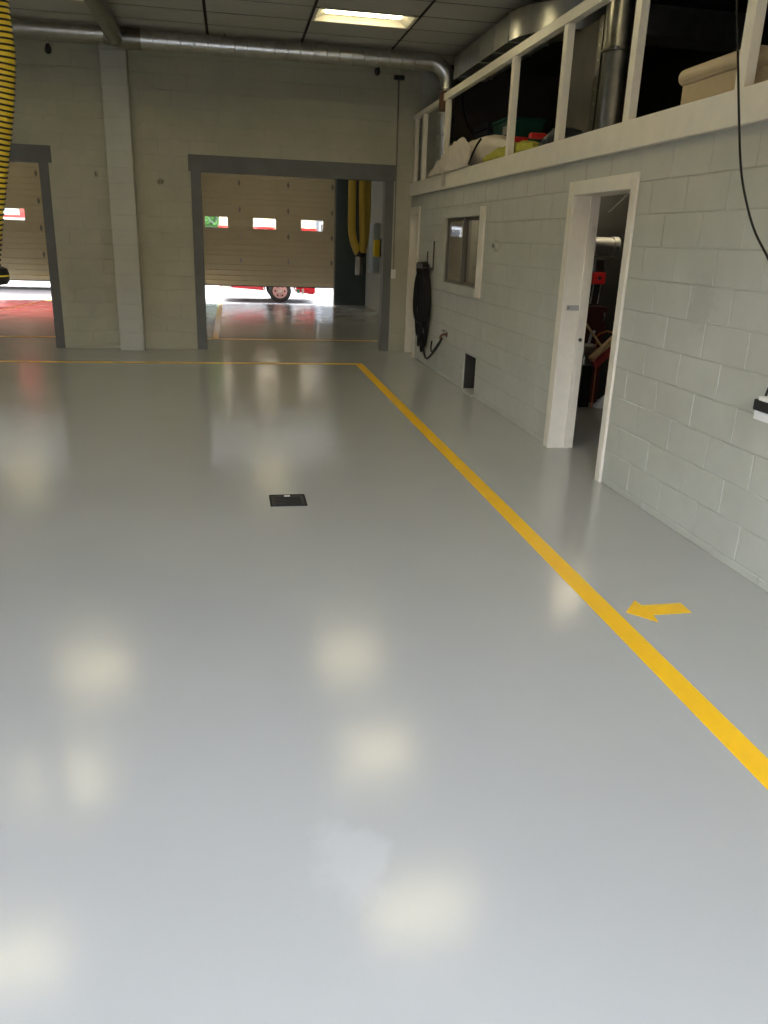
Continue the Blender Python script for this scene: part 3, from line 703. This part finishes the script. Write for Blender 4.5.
# ------------------------------------------------------------------ back wall fittings
cn = thing('conduit_switch', 'thin conduit running down to a grey switch box beside the opening', 'conduit', (2.57, BW, 1.03))
MB().tube([(-.02, -.02, 3.02), (0, -.02, .27)], .011, 8).build('conduit', 'steel_dark', cn, smooth=True)
box(-.035, -.045, .14, .035, -.001, .28).build('switch_box', 'paper', cn, bevel=.004)
box(-.04, -.04, 0, .04, -.001, .13).build('outlet_box', 'block_back', cn, bevel=.004)
box(-.012, -.05, .17, .012, -.045, .24).build('toggle', 'paper', cn)
box(-.10, -.06, 3.0, .06, -.001, 3.06).build('junction', 'blackplastic', cn, bevel=.008)
for n_, (x, y, lab) in enumerate(((-2.325, 12.6, 'small black hanging spotlight near the yellow hose'), (2.1, 12.4, 'small black hanging spotlight near the conduit'))):
    sp = thing('hanging_spotlight', lab, 'spotlight', (x, y, 4.0))
    MB().tube([(0, 0, .20), (0, 0, .06)], .008, 8).build('stem', 'steel', sp)
    MB().lathe([(.02, .07), (.03, .05), (.042, .0), (.038, -.03), (.015, -.05)], (0, 0, 0), 'z', 18).build('shade', 'blackplastic', sp, smooth=True)

# floor drain cover
dc = thing('floor_drain_cover', 'black rectangular floor cover with a small white mark', 'floor cover', (.345, 5.27, .0))
box(-.125, -.122, 0.0005, .125, .122, .004).build('plate', 'blackplastic', dc)
fr = slab_x(MB(), -.125, .125, -.122, .122, .004, .0065, []); fr = MB()
for y in (-.122, .112): fr.box(-.125, y, .004, .125, y+.01, .0075)
for x in (-.125, .115): fr.box(x, -.112, .004, x+.01, .112, .0075)
for k in range(6): fr.box(-.09, -.09+k*.03, .004, .09, -.083+k*.03, .006)
fr.build('rim', 'black', dc)
box(-.02, .085, .004, .02, .108, .007).build('white_mark', 'paper', dc)

# ------------------------------------------------------------------ exhaust hoses
eh = thing('exhaust_hose', 'big yellow ribbed exhaust hose hanging with black cuff near the pilaster', 'hose', (-1.2, 4.7, HC))
cpts = spline([(.05, 0, -.02), (.07, 0, -.6), (.085, 0, -1.2), (.098, 0, -1.6), (.085, 0, -1.75), (.052, 0, -1.95), (-.008, 0, -2.23), (-.06, 0, -2.48), (-.09, 0, -2.66)], 14)
R = .075
MB().tube(cpts, R, 24).build('hose', 'yellow', eh, smooth=True)
rings = MB(); acc = 0; nxt = .02
for i in range(len(cpts)-1):
    a, b = cpts[i], cpts[i+1]; L = (b-a).length
    while nxt <= acc+L:
        p = a+(b-a)*((nxt-acc)/L); d = (b-a).normalized(); e = d.cross(Vector((0, 1, 0))).normalized(); f = d.cross(e)
        rings.tube([p+(R+.001)*(math.cos(t)*e+math.sin(t)*f)+d*.008*math.sin(t) for t in [2*PI*k/20 for k in range(20)]], .0055, 5, closed=True)
        nxt += .0262
    acc += L
rings.build('rib_wire', 'black', eh, smooth=True)
MB().lathe([(.08, .0), (.115, -.015), (.122, -.04), (.122, -.075), (.108, -.095), (.07, -.10)], (-.095, 0, -2.655), 'z', 24).build('cuff', 'black', eh, smooth=True)
MB().lathe([(.1235, -.047), (.1235, -.054)], (-.095, 0, -2.655), 'z', 24).build('cuff_stripe', 'yellow', eh, smooth=True)

fh = thing('exhaust_hose', 'folded yellow exhaust hose hanging in the far bay beside the overhead door', 'hose', (2.72, 18.2, 0))
MB().tube(spline([(-.02, 0, HC), (-.10, 0, 3.2), (-.11, 0, 2.2), (-.08, 0, 1.8), (.02, 0, 1.52), (.09, 0, 1.45)]), .085, 14).build('hose', 'yellow_far', fh, smooth=True)
MB().tube(spline([(.12, -.05, HC), (.11, -.05, 3.0), (.13, -.05, 2.2), (.15, -.05, 1.75), (.13, -.03, 1.48)]), .085, 14).build('hose', 'yellow_far', fh, smooth=True)
MB().tube(spline([(.22, .1, HC), (.235, .1, 3.0), (.235, .1, 2.2), (.20, .05, 1.75), (.15, .02, 1.5)]), .085, 14).build('hose', 'yellow_far', fh, smooth=True)
MB().lathe([(.09, 1.52), (.11, 1.48), (.11, 1.40), (.07, 1.38)], (.1, 0, 0), 'z', 18).build('clamp', 'black', fh, smooth=True)
MB().lathe([(.075, 1.4), (.085, 1.05), (.075, 1.0)], (.07, 0, 0), 'z', 18).build('nozzle', 'steel_dark', fh, smooth=True)
hb = thing('wall_cabinet', 'blue grey wall cabinet in the far bay behind the yellow hose', 'cabinet', (3.67, 20.9, .95))
box(-.14, -.35, 0, 0, .35, 1.2).build('body', 'bluegrey', hb, bevel=.01)
box(-.155, -.33, .02, -.14, .33, 1.18).build('door', 'bluegrey', hb, bevel=.004)
MB().tube([(-.17, -.30, .15), (-.17, -.30, 1.1)], .014, 8).build('bar', 'steel', hb, smooth=True)
box(-.18, -.38, 0, 0, .38, .05).build('tray', 'steel', hb, bevel=.004)
yb = thing('yellow_wall_box', 'small yellow and black box on the far bay side wall', 'box', (3.67, 20.25, 1.36))
box(-.2, -.10, 0, -.07, .1, .40).build('yellow_front', 'yellow', yb, bevel=.01)
box(-.07, -.10, 0, 0, .1, .42).build('black_back', 'blackplastic', yb, bevel=.01)

# ------------------------------------------------------------------ outside
def make_truck(label, loc):
    t = thing('utility_truck', label, 'truck', loc)
    # side profile in X,Z : tail at +X, wheel arches cut out; x=0 is the tail
    L0 = -6.0
    def arch(cx, r=.40, n=10): return [(cx-r*math.cos(PI*i/n), max(.42, .32+r*math.sin(PI*i/n))) for i in range(n+1)]
    prof = [(L0, .5)]+[(L0+.05, .42)]+arch(L0+1.1)+arch(-1.05)+[(-.55, .30), (-.02, .27), (0, .4), (0, 2.0), (L0+1.9, 2.0), (L0+1.35, 1.35), (L0+.1, 1.15)]
    s = MB().prism(prof, 0.02, 1.98, 'y'); s.build('body', 'red', t, bevel=.0)
    MB().prism([(-.02, 2.0), (-.02, 2.85), (-.12, 2.95), (L0+2.3, 2.95), (L0+1.95, 2.0)], .03, 1.97, 'y').build('upper_body', 'red', t)
    MB().prism([(L0+1.45, 1.38), (L0+1.9, 1.92), (L0+2.8, 1.92), (L0+2.8, 1.38)], .0, .025, 'y').build('cab_window', 'blackplastic', t)
    box(-3.2, 0.0, 1.98, -1.95, .03, 2.04).build('white_stripe', 'offwhite', t)
    box(-3.2, 0.0, 2.12, -2.3, .03, 2.4).build('side_window', 'bluegrey', t)
    box(0, .1, .35, .12, 1.9, .55).build('bumper', 'steel', t, bevel=.02)
    box(-.02, .0, .9, .01, .16, 1.25).build('tail_light', 'redplastic', t)
    box(-.7, -.004, .30, -.62, .03, .38).build('reflector', 'green', t)
    box(-3.0, .3, .28, -1.6, 1.7, .40).build('underframe', 'black', t)
    for cx in (L0+1.1, -1.05):
        for y0_, sgn in ((0.0, 1), (1.74, -1)):
            wv = MB().lathe([(.2, 0), (.29, .005), (.32, .03), (.32, .21), (.29, .235), (.2, .24)], (cx, y0_, .32), 'y', 28).build('tyre', 'tyre', t, smooth=True)
            yy = y0_-.004 if sgn > 0 else y0_+.235
            rm = MB().lathe([(.205, 0), (.205, .01)], (cx, yy, .32), 'y', 24).build('rim', 'rim', wv)
            MB().lathe([(.05, -.02), (.06, .0)], (cx, yy, .32), 'y', 14).build('hub', 'steel', wv, smooth=True)
            for q in range(6):
                a = q*PI/3; MB().lathe([(.026, -.003), (.026, .003)], (cx+.135*math.cos(a), yy-.002, .32+.135*math.sin(a)), 'y', 10).build('rim_hole', 'tyre', wv)
    return t
tl = thing('box_trailer', 'red trailer with white upper body parked outside the three-window overhead door', 'trailer', (1.34, 23.4, -.03))
ar = [(-.42*math.cos(PI*i/10), max(.33, .32+.42*math.sin(PI*i/10))) for i in range(11)]
MB().prism([(-1.66, .40), (-.5, .33)]+ar+[(.5, .30), (.94, .24), (1.0, .30), (1.04, 2.02), (-1.66, 2.02)], .02, 1.9, 'y').build('body', 'red', tl)
MB().prism([(1.02, 2.02), (.98, 2.55), (.85, 2.65), (-1.45, 2.65), (-1.62, 2.5), (-1.64, 2.02)], .03, 1.89, 'y').build('upper_body', 'offwhite', tl)
box(-1.6, .0, 1.80, 1.0, .022, 1.88).build('white_stripe', 'offwhite', tl)
MB().tube([(-1.6, .95, .46), (-2.9, .95, .48)], .05, 8).build('tongue', 'black', tl)
box(-1.62, -.004, .385, -1.36, .022, .48).build('white_plate', 'offwhite', tl)
MB().tube([(-2.7, .95, .02), (-2.7, .95, .8)], .03, 10).build('jack', 'steel', tl)
MB().lathe([(.06, .5), (.02, .55)], (-2.9, .95, -.02), 'z', 12).build('coupler', 'steel', tl)
MB().tube([(-.45*math.cos(PI*i/10), .03, .34+.45*math.sin(PI*i/10)) for i in range(11)], .022, 8).build('fender_trim', 'offwhite', tl, smooth=True)
box(.48, -.01, .27, .56, .02, .38).build('marker_light', 'green', tl, bevel=.004)
box(.62, -.012, .24, .68, .02, .40).build('mud_bracket', 'steel', tl, bevel=.004)
for y0_ in (.0, 1.68):
    wv = MB().lathe([(.2, 0), (.29, .005), (.32, .03), (.32, .21), (.29, .235), (.2, .24)], (0, y0_, .32), 'y', 28).build('tyre', 'tyre', tl, smooth=True)
    yy = y0_-.004 if y0_ < 1 else y0_+.235
    MB().lathe([(.205, 0), (.205, .01)], (0, yy, .32), 'y', 24).build('rim', 'rim', wv)
    MB().lathe([(.05, -.02), (.06, .0)], (0, yy, .32), 'y', 14).build('hub', 'steel', wv, smooth=True)
    for q in range(6):
        a = q*PI/3; MB().lathe([(.026, -.003), (.026, .003)], (.135*math.cos(a), yy-.002, .32+.135*math.sin(a)), 'y', 10).build('rim_hole', 'tyre', wv)
make_truck('red truck parked outside the overhead door beside the pilaster', (-3.75, 26.2, -.03))
tr = thing('tree', 'leafy green tree beyond the yard', 'tree', (-1.6, 40, -.03))
MB().tube([(0, 0, 0), (.1, 0, 1.5), (0, .1, 3)], [.25, .2, .14], 10).build('trunk', 'bark', tr, smooth=True)
lf = MB(); rnd = random.Random(11)
for k in range(2600):
    a = rnd.uniform(0, 2*PI); b = math.acos(rnd.uniform(-1, 1)); r = rnd.uniform(.55, 1)
    c = Vector((2.9*r*math.sin(b)*math.cos(a), 2.4*r*math.sin(b)*math.sin(a), 4.0+2.3*r*math.cos(b)))
    e = Vector((rnd.uniform(-1, 1), rnd.uniform(-1, 1), rnd.uniform(-1, 1))).normalized(); f = e.cross(Vector((.3, .5, .8))).normalized(); q = rnd.uniform(.10, .2)
    lf.add([c-e*q, c+f*q*.6, c+e*q, c-f*q*.6], [(0, 1, 2, 3)])
lf.build('foliage', 'leaf', tr)['kind'] = 'stuff'

bd = thing('sky_screen_building', 'two storey grey building with dark windows, added across the yard to screen bright sky', 'building', (10.5, 46, -.03))  # added backdrop, widened and raised to cut sky glare through the far doors
box(-40, 0, 0, 12, 6, 8.6).build('wall', 'drabwall', bd)
box(-40.2, -.3, 8.6, 12.2, 6.2, 8.9).build('roof', 'steel_dark', bd)
for x in range(-37, 11, 4):
    for z in (1.2, 5.0):
        wn = box(x-.7, -.06, z, x+.7, .0, z+1.4).build('window', 'offwhite', bd); box(x-.62, -.08, z+.08, x+.62, -.06, z+1.32).build('pane', 'blackplastic', wn)

ob = thing('sky_block_building', 'unseen long brick building added across the street to block the low sky', 'building', (0, -24, -.03))  # out of view, added to keep low skylight off the back wall
box(-30, -8, 0, 30, 0, 5.2).build('wall', 'brickwall', ob)
box(-30.3, -8.3, 5.2, 30.3, .3, 5.5).build('roof', 'steel_dark', ob)
for x in range(-27, 28, 6):
    wn = box(x-1, 0, 1.2, x+1, .06, 2.8).build('window', 'offwhite', ob); box(x-.9, .06, 1.3, x+.9, .08, 2.7).build('pane', 'blackplastic', wn)
